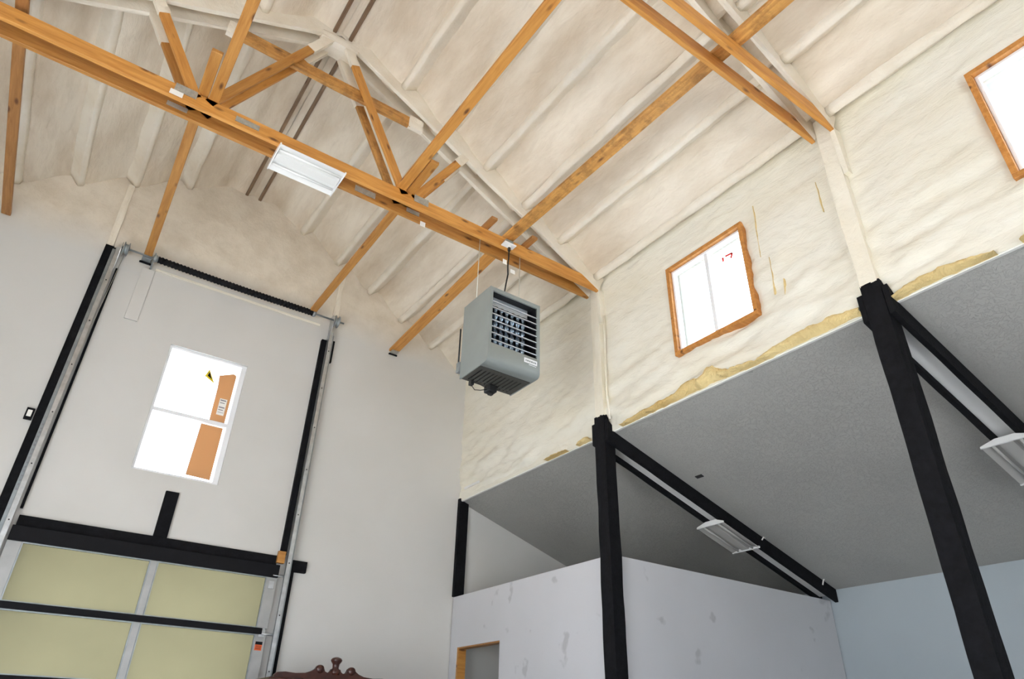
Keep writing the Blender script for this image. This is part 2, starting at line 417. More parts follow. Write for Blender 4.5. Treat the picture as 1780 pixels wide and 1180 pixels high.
for bi, (ya, yb) in enumerate(BAYS):
    var = [rib_mesh(yb-ya, bi*10+k*3.3) for k in range(3)]
    for side, par in ((1, CEIL_R), (-1, CEIL_L)):
        for k, d in enumerate(RIBS[:6]):
            R = Matrix.Rotation(side*math.atan(SL), 4, 'Y') @ Matrix.Rotation(0 if side > 0 else math.pi, 4, 'Z'); R.translation = (XR+side*d, (ya+yb)/2, ZRP - SL*d)
            link('purlin', var[(k+bi) % 3], M_RIB, par, R, smooth=True)
for x in (.945, 1.125):
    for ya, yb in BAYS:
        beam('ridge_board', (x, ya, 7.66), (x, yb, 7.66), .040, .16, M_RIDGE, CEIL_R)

# far end wall (drywall below, foam in the gable), with window and door openings
bm = bmesh.new()
wall_holes(bm, lambda a, b, d: (a, YE+d, b), XL-.2, XW+.3, 0, 5.6, .22, [END_WIN, DOOR_OPEN])
g = [(XL-.2, 5.6), (XW+.3, 5.6), (XW+.3, zp(XW+.3)+.4), (XR, ZRP+.35), (XL-.2, zp(XL-.2)+.4)]
a = [bm.verts.new((x, YE, z)) for x, z in g]; b_ = [bm.verts.new((x, YE+.22, z)) for x, z in g]
bm.faces.new(a); bm.faces.new(b_[::-1])
for i in range(5): bm.faces.new((a[i], a[(i+1)%5], b_[(i+1)%5], b_[i]))
g = [(XW+.3, 0), (LX1+.2, 0), (LX1+.2, zl(LX1+.2)+.1), (XW+.3, zl(XW+.3)+.1)]
a = [bm.verts.new((x, YE, z)) for x, z in g]; b_ = [bm.verts.new((x, YE+.22, z)) for x, z in g]
bm.faces.new(a); bm.faces.new(b_[::-1])
for i in range(4): bm.faces.new((a[i], a[(i+1)%4], b_[(i+1)%4], b_[i]))
WALL_END = struct(link('wall_far', mesh('wall_far', bm), M_END), 'tall white end wall with the glass overhead door and a small window')

for x0, x1 in ((-.33, -.36), (2.475, 2.50)):
    beam('foamed_stud', (x0, YE-.008, 6.06), (x1, YE-.008, 7.02 if x0 < 0 else 7.0), .07, .045, M_RIB, WALL_END, up=(0, 1, 0), rough=.012)

# rear wall and opposite side wall (behind and beside the camera), with openings added to let daylight in
bm = bmesh.new()
wall_holes(bm, lambda a, b, d: (a, YB-d, b), XL-.2, XW+.3, 0, 5.6, .22, [REAR_OPEN])
g = [(XL-.2, 5.6), (XW+.3, 5.6), (XW+.3, zp(XW+.3)+.4), (XR, ZRP+.35), (XL-.2, zp(XL-.2)+.4)]
a = [bm.verts.new((x, YB, z)) for x, z in g]; b_ = [bm.verts.new((x, YB-.22, z)) for x, z in g]
bm.faces.new(a); bm.faces.new(b_[::-1])
for i in range(5): bm.faces.new((a[i], a[(i+1)%5], b_[(i+1)%5], b_[i]))
wall_holes(bm, lambda a, b, d: (a, YB-d, b), XW+.3, LX1+.2, 0, 4.1, .22, [])
struct(link('wall_rear', mesh('wall_rear', bm), M_DRY), 'white rear wall with a wide unseen opening added for daylight')
bm = bmesh.new()
wall_holes(bm, lambda a, b, d: (XL-d, a, b), YB-.2, YE+.2, 0, 6.15, .22, [LEFT_OPEN])
struct(link('wall_left', mesh('wall_left', bm), M_DRY), 'white side wall with an unseen opening added for daylight')

# foam-sprayed clerestory wall
def foam_wall():
    bm = bmesh.new(); y0, y1, z0, z1 = YB, YE, LZ0, 6.10; st = .032
    ny, nz = int((y1-y0)/st), int((z1-z0)/st)
    V = {}
    def hole(y, z, e=.0):
        return any(a-e < y < b+e and c-e < z < d+e for a, b, c, d in SIDE_WIN)
    for i in range(ny+1):
        for j in range(nz+1):
            y = y0+(y1-y0)*i/ny; z = z0+(z1-z0)*j/nz
            low = max(0, 1-(z-z0)/1.1)
            n = .028*fbm(y*1.2, z*2.2, 0.)*(.5+low) + .034*fbm(y*1.7+z*.6, z*7+y*.8, 4.)*(.3+low*1.4) + .006*fbm(y*14, z*14, 2.)
            x = XW + .012 - n
            if z-z0 < .12: x += .05*(1-(z-z0)/.12)**1.6
            # foam thins out where it laps the window bucks
            for a, b, c, d in SIDE_WIN:
                dd = max(a-y, y-b, c-z, z-d)
                if dd < .10: x += .045*(1-max(dd, 0)/.10) + .03*fbm(y*5, z*5, 11.)*(1 if dd < .07 else .4)
            V[i, j] = (x, y, z)
    bv = {}
    def v(i, j):
        if (i, j) not in bv: bv[i, j] = bm.verts.new(V[i, j])
        return bv[i, j]
    for i in range(ny):
        for j in range(nz):
            yc = y0+(y1-y0)*(i+.5)/ny; zc = z0+(z1-z0)*(j+.5)/nz
            if hole(yc, zc): continue
            bm.faces.new((v(i,j), v(i,j+1), v(i+1,j+1), v(i+1,j)))
    # outer skin and bottom
    wall_holes(bm, lambda a, b, d: (XW+.10+d, a, b), y0, y1, z0+.002, z1, .14, SIDE_WIN)
    return link('wall_right', mesh('wall_right', bm), M_FOAM_W, smooth=True)
WALL_R = struct(foam_wall(), 'cream spray-foamed clerestory wall above the grey lean-to ceiling')

box('sill_plate', XW+.022, XW+.098, YB, YE-.001, LZ0+.001, LZ0+.13, M_FOAM_W, WALL_R)
# raw yellow foam exposed in a ragged band along the bottom edge of the clerestory wall
def raw_band(tab, name='raw_foam_edge'):
    bm = bmesh.new(); y0, y1 = tab[0][0], tab[-1][0]; n = max(6, int(abs(y1-y0)/.018)); R = []
    for i in range(n+1):
        y = y0+(y1-y0)*i/n
        for (a, ha), (b, hb) in zip(tab, tab[1:]):
            if min(a, b) <= y <= max(a, b): h = ha+(hb-ha)*(y-a)/(b-a); break
        h = max(.004, h*(1+.25*noise.noise(Vector((y*9, 0, 1))))+.012*noise.noise(Vector((y*30, 3, 1))))
        R.append([bm.verts.new((XW + .012 + .035*(1-t)**2 - .05*t*(1-t)*2 - .035*math.sin(t*2.6) - .030*fbm(y*12, t*h*26, 3.)*math.sin(math.pi*min(1,t+.1)) + .05*max(0, t-.8), y, LZ0-.004 + h*t)) for t in (k/6 for k in range(7))])
    for i in range(n):
        for k in range(6): bm.faces.new((R[i][k], R[i][k+1], R[i+1][k+1], R[i+1][k]))
    return link(name, mesh(name, bm), M_RAW, WALL_R, smooth=True)
raw_band([(4.72, .015), (4.45, .05), (4.2, .07), (4.0, .08), (3.80, .15), (3.66, .13), (3.55, .19), (3.42, .15), (3.30, .06), (3.16, .07), (3.02, .03), (2.84, .08), (2.62, .11), (2.4, .12), (2.2, .10), (2.05, .08)])
raw_band([(1.80, .03), (1.62, .09), (1.45, .10), (1.25, .05), (1.1, .01)])
raw_band([(.95, .01), (.8, .06), (.5, .08), (.1, .05), (-.5, .07), (-1.1, .02)])
raw_band([(5.42, .01), (5.36, .05), (5.26, .06), (5.20, .01)])
raw_band([(6.0, .01), (5.8, .025), (5.6, .01)])
# narrow cracks of yellow foam running down beside the window and the posts
for y, z1, z0, wd in ((2.78, 5.60, 5.0, .014), (2.72, 4.95, 4.55, .018), (2.13, 5.42, 5.08, .014), (2.62, 4.66, 4.5, .012)):
    bm = bmesh.new(); n = 14; R = []
    for i in range(n+1):
        z = z0+(z1-z0)*i/n; ww = .6*wd*(.45+.8*abs(noise.noise(Vector((y*3, z*7, 0)))))*math.sin(math.pi*(i+.5)/(n+1))**.4
        yy = y - .05*(z-z0) + .015*noise.noise(Vector((z*6, y, 2)))
        R.append([bm.verts.new((XW - .022 + abs(k)*.05, yy+k*ww, z)) for k in (-1, -.4, .4, 1)])
    for i in range(n):
        for k in range(3): bm.faces.new((R[i][k], R[i][k+1], R[i+1][k+1], R[i+1][k]))
    link('foam_crack', mesh('foam_crack', bm), M_RAW, WALL_R, smooth=True)
# foam-covered upper posts and truss heel scabs
for k, (ya, yb) in enumerate(((4.925, 5.05), (1.855, 1.985))):
    beam('foamed_post', (4.675, (ya+yb)/2, 4.18), (4.675, (ya+yb)/2, 6.0), .15, yb-ya, M_POSTF, WALL_R, up=(0, 1, 0), rough=.008)
    beam('heel_block', (4.665, ya-.024, 5.28 if k else 5.34), (4.64, ya-.024, 5.78), .13, .042, M_POSTF, WALL_R, up=(0, 1, 0), rough=.004)
tube('conduit', [(4.635, 4.86, 5.42), (4.63, 4.87, 5.1), (4.625, 4.88, 4.8), (4.63, 4.885, 4.4), (4.64, 4.87, 4.12)], .011, M_POSTF, WALL_R)

# ------------------------------------------------------------------ lean-to: ceiling, outer wall, partition
def slab(name, pts, th, m):
    bm = bmesh.new(); a = [bm.verts.new(p) for p in pts]; b_ = [bm.verts.new((p[0], p[1], p[2]+th)) for p in pts]
    n = len(pts); bm.faces.new(a[::-1]); bm.faces.new(b_)
    for i in range(n): bm.faces.new((a[i], a[(i+1)%n], b_[(i+1)%n], b_[i]))
    return link(name, mesh(name, bm), m)
LEAN = struct(slab('ceiling', [(LX0, YB, zl(LX0)), (LX1, YB, zl(LX1)), (LX1, YE, zl(LX1)), (LX0, YE, zl(LX0))], .05, M_LEAN), 'grey textured sloping ceiling of the side bay', 'ceiling')
slab_top = struct(slab('ceiling', [(LX0+.0, YB, zl(LX0)+.16), (LX1+.2, YB, zl(LX1+.2)+.16), (LX1+.2, YE+.2, zl(LX1+.2)+.16), (LX0, YE+.2, zl(LX0)+.16)], .03, M_DRY), 'roof deck above the grey side bay ceiling', 'roof')
for ya, yb in ((5.13, 7.99), (2.03, 4.86), (-1.2, 1.79)):
    struct(box('trim_1', LX0-.022, LX0+.004, ya, yb, LZ0-.010, LZ0+.004, M_PAPER), 'thin pale drywall edge along the top of the grey side bay ceiling, %s' % ('next to the end wall' if ya > 5 else 'below the square window' if ya > 2 else 'beyond the second black post'), 'trim')
struct(box('wall_lean_to', LX1, LX1+.2, YB, YE, 0, zl(LX1)+.1, M_LWALL), 'white outer wall under the low edge of the grey ceiling', 'wall')
PT = 2.725
bm = bmesh.new()
wall_holes(bm, lambda a, b, d: (XW+.02+d, a, b), 5.09, YE-.016, 0, PT, .115, [(6.88, 7.82, -.1, 2.12)])
PART = struct(link('wall_partition', mesh('wall_partition', bm), M_PART), 'patched white partition wall with a framed doorway beside the black post', 'wall')
bm = bmesh.new(); bm_box(bm, 4.76, LX1-.018, 4.975, 5.075, 0, PT)
struct(link('wall_partition_return', mesh('wall_partition_return', bm), M_PART), 'white partition wall running from the black post to the outer wall', 'wall')
fr = thing('door_frame', 'bare orange wooden rough frame lining the doorway in the white partition', 'door frame', (XW+.08, 7.35, 0))
box('jamb', XW+.025, XW+.13, 7.782, 7.82, 0, 2.12, M_WOOD, fr); box('jamb', XW+.025, XW+.13, 6.88, 6.900, 0, 2.12, M_PART, fr)
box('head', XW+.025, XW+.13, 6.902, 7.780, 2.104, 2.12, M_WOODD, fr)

# square hole in the grey ceiling, its inner shade painted as a black plate
th = math.atan(LSL); R = Matrix.Rotation(th, 4, 'Y')
def lean_M(x, y, dz): m = R.copy(); m.translation = (x, y, zl(x)-dz); return m
bm = bmesh.new(); bm_box(bm, -.022, .022, -.045, .045, 0, .012)
hb = link('junction_opening', mesh('junction_opening', bm), M_DARK, None, lean_M(5.72, 4.66, .006)); tag(hb, 'small square black opening in the grey ceiling by the rafter', 'opening')

# ------------------------------------------------------------------ trusses
def truss(idx, yn, yf, label):
    T = thing('roof_truss', label, 'truss', (XR, (yn+yf)/2, CH))
    for ply, y in enumerate((yn, yf)):
        yc = y+.019
        beam('bottom_chord', (XL+.02, yc, CH+.075), (4.58, yc, CH+.075), .038, .150, M_WOOD if idx != 1 else M_WOOD, T)
        for s in (1, -1):
            x1 = XR+s*3.60; d = .10
            beam('top_chord', (XR, yc, ZRP-.115+.14), (x1, yc, zp(x1)-.115+.14), .045, .24, M_RIB, T, rough=.006)
            xb = XR+s*1.01; xm = XR+s*1.62
            zb = CH+.10
            # outer web, its head buried in white foam
            top = Vector((xm, yc, zp(xm)-.08)); bot = Vector((xb+s*.05, yc, zb)); cut = .86 if ply == 0 else .70
            if idx == 1: cut = .9
            beam('web', bot, bot.lerp(top, cut), .038, .089, M_WOOD, T, up=(1, 0, .5))
            beam('foamed_web_end', bot.lerp(top, cut-.02), top, .046, .10, M_RIB, T, up=(1, 0, .5), rough=.006)
            top = Vector((XR+s*.07, yc, ZRP-.16)); bot = Vector((xb-s*.05, yc, zb)); cut = .80 if s < 0 else (.86 if ply == 0 else .66)
            beam('web', bot, bot.lerp(top, cut), .038, .089, M_WOODS if (s > 0 and ply) else M_WOOD, T, up=(1, 0, .5))
            beam('foamed_web_end', bot.lerp(top, cut-.02), top, .048, .10, M_RIB, T, up=(1, 0, .5), rough=.006)
    ym = (yn+yf)/2+.019
    beam('collar_tie', (.13, ym-.02, 6.96), (1.97, ym-.02, 6.96), .040, .140, M_WOODS, T, rough=.004)
    for xa, xb in ((.0, .15), (1.95, 2.12)):
        beam('foamed_collar_end', (xa, ym-.02, 6.965), (xb, ym-.02, 6.965), .055, .155, M_RIB, T, rough=.008)
    # apex gusset lump of foam
    beam('foamed_apex', (XR-.20, ym-.005, 7.50), (XR+.20, ym-.005, 7.50), yf-yn+.05, .10, M_RIB, T, rough=.02)
    return T
T1 = truss(0, *TR[0], 'double-ply orange wooden roof truss carrying the hanging heater and a white light')
T2 = truss(1, *TR[1], 'double-ply orange wooden roof truss above the second black post')
T3 = truss(2, *TR[2], 'double-ply wooden roof truss nearest the rear wall')

def nail_plate(x0, x1, z0, z1, y, par):
    bm = bmesh.new(); n = 9
    for i in range(n):
        a = x0+(x1-x0)*i/n; b = x0+(x1-x0)*(i+.62)/n
        bm_box(bm, a, b, y-.006, y, z0, z1)
    bm_box(bm, x0, x1, y-.003, y, z0, z1)
    link('nail_plate', mesh('nail_plate', bm), M_PLATE, par)
k = 1.0135
yn, yf = TR[0]
for x0, x1, z0, z1, y in ((-.21, -.03, 5.83, 5.915, yn), (.31, .52, 5.80, 5.86, yn), (2.095, 2.26, 5.83, 5.915, yn),
                          (-.23, -.06, 5.80, 5.85, yf), (1.53, 1.75, 5.79, 5.86, yf), (2.10, 2.25, 5.82, 5.87, yf)):
    nail_plate(x0, x1, z0, z1, y, T1)
lab = box('paper_tag', -.235, -.13, yn-.004, yn-.001, 5.775, 5.83, M_PAPER, T1); lab['label'] = 'white paper tag stapled on the chord'
tg = box('paper_tag', 2.27, 2.33, yf-.004, yf-.001, 5.715, 5.775, M_PAPER, T1)
# outlet box with plug on the chord, above the heater
ob = thing('outlet_box', 'grey electrical outlet box with white cover on the truss chord', 'outlet', (3.24, yn-.03, 5.78))
box('box_body', 3.20, 3.30, yn-.055, yn-.001, 5.79, 5.85, M_GREY, ob, .004)
box('cover_plate', 3.17, 3.32, yn-.085, yn-.001, 5.775, 5.789, M_WHITE, ob, .003)
box('receptacle', 3.235, 3.265, yn-.060, yn-.030, 5.752, 5.774, M_PAPER, ob, .003)

# ------------------------------------------------------------------ runner boards laid over the bottom chords (lapped at the truss)
ZC = CH+.152
def runner(name, p0, p1, wd, label, m=M_WOOD):
    o = beam('runner_board', p0, p1, wd, .038, m); return tag(o, label, 'board', 'runner boards over the truss chords')
z = ZC+.019
runner('', (.100, 4.98, z), (.085, -1.3, z), .089, 'orange runner board over the chords beside the fluorescent truss light, nearer span')
runner('', (-.005, 4.36, z), (.072, 7.83, z+.115), .089, 'orange runner board from the light truss to the overhead door shaft bracket')
runner('', (1.945, 4.99, z), (1.925, -1.3, z), .096, 'orange runner board beside the long web post, nearer span across two trusses')
runner('', (2.045, 4.37, z), (2.12, 7.795, z+.115), .089, 'orange runner board meeting the end wall over the black torsion spring')
runner('', (3.265, 5.10, z+.0), (3.355, -1.3, z), .135, 'knotty orange runner board passing above the heater cord outlet', M_WOODS)
runner('', (3.28, 5.12, z), (3.41, 7.985, z+.02), .135, 'orange runner board behind the heater running to the end wall')
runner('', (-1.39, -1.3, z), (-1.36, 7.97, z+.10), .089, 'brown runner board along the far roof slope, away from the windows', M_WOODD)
for x, l in ((2.965, 'short wooden hanger block holding the left heater cable over the chords'), (3.50, 'short wooden hanger block holding the right heater cable over the chords')):
    l = l.replace('left heater cable', 'heater cable farther from the window wall').replace('right heater cable', 'heater cable nearer the window wall')
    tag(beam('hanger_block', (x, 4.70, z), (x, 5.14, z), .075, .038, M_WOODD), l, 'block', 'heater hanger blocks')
# metal shoes where the far boards meet the end wall
for x, zz, l in ((.072, 6.075, 'grey metal bracket holding a runner board at the door shaft'), (3.41, 5.955, 'pale bracket under the runner board end by the heater')):
    b = thing('board_bracket', l, 'bracket', (x, 7.97, zz-.06))
    box('saddle', x-.05, x+.05, 7.90 if x > 1 else 7.885, 7.998, zz-.055, zz-.032 if x > 1 else zz+.02, M_GALVD if x < 1 else M_PLATE, b, .003)
    box('flange', x-.065, x+.065, 7.975, 7.998, zz-.075, zz-.056, M_BLACKP, b, .002)

# ------------------------------------------------------------------ windows
def side_window(n, a, b, c, d, X, sgn, lab, group=None, marks=False):
    """slider window set in a wooden buck; X inner wall face, sgn +1 towards outside"""
    W = struct(bpy.data.objects.new('window_%d' % n, None), lab, 'window'); COL.objects.link(W)
    W.location = (X, (a+b)/2, c); WORLD[W.name] = Matrix.Translation((X, (a+b)/2, c))
    x0, x1 = X - sgn*.012, X + sgn*.20
    t = .042; e = .0
    box('buck', x0, x1, a-t, b+t, c-t, c, M_BUCK, W, .003); box('buck', x0, x1, a-t, b+t, d, d+t, M_BUCK, W, .003)
    box('buck', x0, x1, a-t, a, c+.001, d-.001, M_BUCK, W, .003); box('buck', x0, x1, b, b+t, c+.001, d-.001, M_BUCK, W, .003)
    f0, f1 = X + sgn*.030, X + sgn*.095; q = .026
    box('frame', f0, f1, a+.001, b-.001, c+.001, c+q, M_VINYL, W, .003); box('frame', f0, f1, a+.001, b-.001, d-q, d-.001, M_VINYL, W, .003)
    box('frame', f0, f1, a+.001, a+q, c+q, d-q, M_VINYL, W, .003); box('frame', f0, f1, b-q, b-.001, c+q, d-q, M_VINYL, W, .003)
    m = (a+b)/2
    box('meeting_stile', f0+sgn*.01, f1, m-.021, m+.021, c+q, d-q, M_VINYL, W, .003)
    g = X + sgn*.065
    for y0, y1 in ((a+q, m-.021), (m+.021, b-q)):
        box('pane', g-.003, g+.003, y0, y1, c+q, d-q, M_GLASS, W)
    return W
w1 = side_window(1, *SIDE_WIN[0], XW, 1, 'square two-pane window in an orange wood frame between the black posts')
# red marker strokes "17" on the pane
def stroke(par, pts, x, wd=.022):
    for (p, q) in zip(pts, pts[1:]):
        beam('marker_stroke', (x, *p), (x, *q), .002, wd, M_RED, par, up=(0, .3, 1), bev=0)
stroke(w1, [(3.215, 5.29), (3.215, 5.24)], XW+.058)
stroke(w1, [(3.185, 5.285), (3.10, 5.275), (3.125, 5.225)], XW+.058)
w2 = side_window(2, *SIDE_WIN[1], XW, 1, 'window in an orange wood frame past the second black post')
box('bluish_strip', XW+.071, XW+.073, .02, .76, 5.30, 5.38, translucent('blue_film', (.62, .72, .85)), w2)  # translucent bluish strip across the upper part of the panes
# end wall window: single-hung, white frame, kraft paper and stickers on the glass
a, b, c, d = END_WIN
W5 = struct(bpy.data.objects.new('window_3', None), 'bright upright window high in the end wall above the overhead door', 'window'); COL.objects.link(W5)
W5.location = (1.07, YE, c); WORLD[W5.name] = Matrix.Translation((1.07, YE, c))
q = .030; f0, f1 = YE+.03, YE+.11
box('frame', a+.001, b-.001, f0, f1, c+.001, c+q, M_VINYL, W5, .003); box('frame', a+.001, b-.001, f0, f1, d-q, d-.001, M_VINYL, W5, .003)
box('frame', a+.001, a+q, f0, f1, c+q, d-q, M_VINYL, W5, .003); box('frame', b-q-.03, b-.001, f0, f1, c+q, d-q, M_VINYL, W5, .003)
zm = 4.27
box('meeting_rail', a+q, b-q-.03, f0+.005, f1, zm-.022, zm+.022, M_VINYL, W5, .003)
for z0, z1 in ((c+q, zm-.022), (zm+.022, d-q)): box('pane', a+q, b-q-.03, f0+.045, f0+.051, z0, z1, M_GLASS, W5)
p = prism('kraft_paper', [(1.17, c+.07), (1.435, c+.06), (1.435, zm-.03), (1.185, zm-.03)], .001, M_KRAFT, W5, Matrix(((1,0,0,0),(0,0,-1,f0+.044),(0,1,0,0),(0,0,0,1))))
prism('kraft_paper', [(1.26, zm+.03), (1.435, zm+.03), (1.435, d-.14), (1.40, d-.12), (1.24, d-.19), (1.255, d-.35)], .001, M_KRAFT, W5, Matrix(((1,0,0,0),(0,0,-1,f0+.044),(0,1,0,0),(0,0,0,1))))
st = box('sticker', 1.315, 1.40, f0+.037, f0+.040, zm+.12, zm+.33, M_PAPER, W5)
for k_, (za, zb) in enumerate(((.30, .315), (.27, .28), (.21, .225), (.18, .19), (.15, .155))):
    box('print_line', 1.325, 1.39-.01*(k_ % 2), f0+.0355, f0+.0365, zm+za, zm+zb, M_INK, st)
tri = prism('warning_tag', [(1.08, 4.83), (1.21, 4.76), (1.115, 4.93)], .002, M_YEL, W5, Matrix(((1,0,0,0),(0,0,-1,f0+.044),(0,1,0,0),(0,0,0,1))))
prism('warning_symbol', [(1.11, 4.84), (1.165, 4.81), (1.125, 4.89)], .002, M_BLACKP, tri, Matrix(((1,0,0,0),(0,0,-1,f0+.041),(0,1,0,0),(0,0,0,1))))

# ------------------------------------------------------------------ overhead glass door
D = struct(bpy.data.objects.new('door_1', None), 'overhead sectional door with frosted greenish glass panes', 'door'); COL.objects.link(D)
D.location = (1.09, 7.95, 0); WORLD[D.name] = Matrix.Translation((1.09, 7.95, 0))
y0, y1 = 7.925, 7.975
rows = [2.64, 2.055, 1.47, .885, .30]
xc0, xc1 = 1.058, 1.122
for i, zt in enumerate(rows):
    zb = (rows[i+1]+.06) if i < len(rows)-1 else .06
    box('stile', xc0, xc1, y0, y1, zb, zt, M_ALU, D, .003)
    box('stile', -.19, -.068, y0, y1, zb, zt, M_ALU, D, .003); sr = box('stile', 2.247, 2.36, y0, y1, zb, zt, M_ALU, D, .003)
    for xa, xb in ((-.068, xc0), (xc1, 2.247)):
        box('pane', xa+.001, xb-.001, y0+.022, y0+.030, zb+.001, zt-.001, M_FROST, D)
        bm = bmesh.new()
        for s in ((xa, xa+.012, zb, zt), (xb-.012, xb, zb, zt), (xa+.012, xb-.012, zb, zb+.012), (xa+.012, xb-.012, zt-.012, zt)):
            bm_box(bm, s[0], s[1], y0-.004, y0+.020, s[2], s[3])
        link('glazing_bead', mesh('glazing_bead', bm), M_GALVD, D)
    if i < len(rows)-1:
        rl = box('rail', -.19, 2.30, y0-.035, y1, rows[i+1], rows[i+1]+.06, M_BLACKP, D, .006)
box('rail', -.19, 2.36, y0-.03, y1, 2.641, 2.775, M_BLACKP, D, .004)
box('rail', -.19, 2.36, y0, y1, .0, .06, M_BLACKP, D, .004)
for i, zt in enumerate((2.66, 2.09, 1.50)):
    r = tube('roller', [(2.30, y0-.02, zt-.03 if i else zt), (2.44, y0-.02, zt-.03 if i else zt)], .011, M_GALV, D)
    box('hinge', 2.275, 2.335, y0-.012, y0-.001, zt-.14 if not i else zt-.06, zt-.06 if not i else zt+.03, M_GALV, D, .003)
s = box('warning_sticker', 2.262, 2.335, y0-.003, y0-.001, 1.90, 1.985, M_ORANGE, D); s['label'] = 'orange warning sticker'
box('sticker_header', 2.262, 2.335, y0-.0045, y0-.0032, 1.955, 1.985, M_BLACKP, s)
for zz in (1.912, 1.926, 1.94): box('print_line', 2.27, 2.327, y0-.0045, y0-.0032, zz, zz+.005, M_BLACKP, s)

# tracks with black mounting boards
def track(side, lab):
    s = -1 if side == 'L' else 1
    x = -.235 if s < 0 else 2.445
    T = thing('door_track', lab, 'door track', (x, 7.95, 0))
    ztop = 6.03 if s < 0 else 5.85
    bm = bmesh.new()
    bm_box(bm, x-.022, x+.022, 7.872, 7.876, .05, ztop); bm_box(bm, x-.022, x-.018, 7.876, 7.91, .05, ztop); bm_box(bm, x+.018, x+.022, 7.876, 7.91, .05, ztop)
    link('channel', mesh('channel', bm), M_GALV, T)
    bm = bmesh.new(); xa = x+s*.024
    bm_box(bm, min(xa, xa+s*.004), max(xa, xa+s*.004), 7.88, 7.997, .05, ztop); bm_box(bm, min(xa, xa+s*.035), max(xa, xa+s*.035), 7.945, 7.95, .05, ztop)
    link('mounting_angle', mesh('mounting_angle', bm), M_GALVD, T)
    zz = .6
    while zz < ztop: box('track_bolt', x-.006, x+.006, 7.866, 7.872, zz, zz+.012, M_DARK, T); zz += .55
    for q in range(16):
        zz = 2.80 + q*.035 if s > 0 else 3.10 + q*.045
        box('stamped_print', x+s*.028, x+s*.046, 7.9425, 7.9445, zz, zz+.016+.008*(q % 3 == 1), M_INK, T)
    return T
track('L', 'galvanised vertical door track beside the wall switch box')
track('R', 'galvanised vertical door track on the window wall side of the overhead door')
tag(box('jamb_board', -.375, -.285, 7.955, 7.999, 0, 6.07, M_BLACK, None, .004), 'long black board beside the door track with the switch box', 'board', 'black door surround boards')
tag(box('jamb_board', -.284, -.262, 7.955, 7.999, 5.40, 6.06, M_BLACK, None, .004), 'short black filler strip at the top of the long black board', 'board', 'black door surround boards')
tag(box('jamb_board', -.190, -.165, 7.96, 7.999, 2.95, 5.80, M_BLACK, None, .004), 'narrow black strip on the door side of the track by the switch box', 'board', 'black door surround boards')
tag(box('jamb_board', 2.352, 2.42, 7.945, 7.999, 2.90, 5.75, M_BLACK, None, .004), 'black board on the door side of the track under the cable drum', 'board', 'black door surround boards')
tag(box('jamb_board', 2.50, 2.535, 7.955, 7.999, 5.45, 5.78, M_BLACK, None, .004), 'short black strip just below the cable drum', 'board', 'black door surround boards')
tag(box('jamb_board', 2.485, 2.545, 7.955, 7.999, 0, 2.735, M_BLACK, None, .004), 'black board beside the lower part of the door track by the stub board', 'board', 'black door surround boards')
tag(box('jamb_board', 2.50, 2.68, 7.945, 7.999, 2.74, 2.865, M_BLACK, None, .004), 'stub end of black header board poking past the track', 'board', 'black door surround boards')
tag(box('header_board', -.17, 2.33, 7.955, 7.999, 2.785, 2.885, M_BLACK, None, .004), 'long black header board above the glass overhead door', 'board', 'black door surround boards')
tag(box('upright_board', 1.015, 1.15, 7.965, 7.999, 2.888, 3.372, M_BLACK, None, .004), 'short upright black board between the header and the window', 'board', 'black door surround boards')
tag(box('wood_block', 2.315, 2.40, 7.90, 7.943, 2.80, 2.93, M_WOOD, None, .003), 'small raw wood block behind the track at the header end', 'block')
sw = thing('switch_box', 'small black box with a pale face beside the long black board', 'switch', (-.42, 7.99, 3.83))
box('box_body', -.455, -.385, 7.955, 7.999, 3.81, 3.93, M_BLACKP, sw, .004); box('face_plate', -.440, -.400, 7.949, 7.954, 3.835, 3.905, M_PAPER, sw, .002)
tag(box('mounting_plank', .065, .205, 7.978, 7.999, 5.22, 5.94, M_END, None, .003), 'white painted upright plank under the shaft bracket', 'board')
tag(box('mounting_strip', .205, 2.30, 7.985, 7.999, 5.955, 5.985, M_POSTF, None, .003), 'thin painted strip on the wall below the torsion spring', 'board')

# torsion shaft, spring, drums and bearing plates
TS = thing('torsion_shaft', 'black torsion spring on its shaft across the top of the door tracks', 'spring', (1.2, 7.86, 6.06))
zs, ys = 6.035, 7.86
tube('shaft', [(-.21, ys, zs), (2.58, ys, zs)], .0125, M_GALVD, TS)
bm = bmesh.new(); n = 46; seg = 14; R_ = []
for i in range(n*4+1):
    x = .19+1.94*i/(n*4); rr = .040+.005*math.cos(2*math.pi*i/4); sag = -.012*math.sin(math.pi*i/(n*4))
    R_.append([bm.verts.new((x, ys+rr*math.cos(t), zs+sag+rr*math.sin(t))) for t in (2*math.pi*k_/seg for k_ in range(seg))])
for i in range(len(R_)-1):
    for k_ in range(seg): bm.faces.new((R_[i][k_], R_[i][(k_+1) % seg], R_[i+1][(k_+1) % seg], R_[i+1][k_]))
bm.faces.new(R_[0][::-1]); bm.faces.new(R_[-1])
link('spring', mesh('spring', bm), M_BLACKP, TS, smooth=True)
RX = Matrix.Rotation(H90, 4, 'Y')
def atM(x, y, z): m = RX.copy(); m.translation = (x, y, z); return m
lathe('spring_cone', [(.02, 0), (.05, .01), (.05, .03), (.03, .06), (.02, .07)], M_GALVD, TS, atM(.13, ys, zs))
lathe('spring_cone', [(.02, 0), (.05, .01), (.05, .03), (.03, .05)], M_GALVD, TS, atM(2.13, ys, zs))
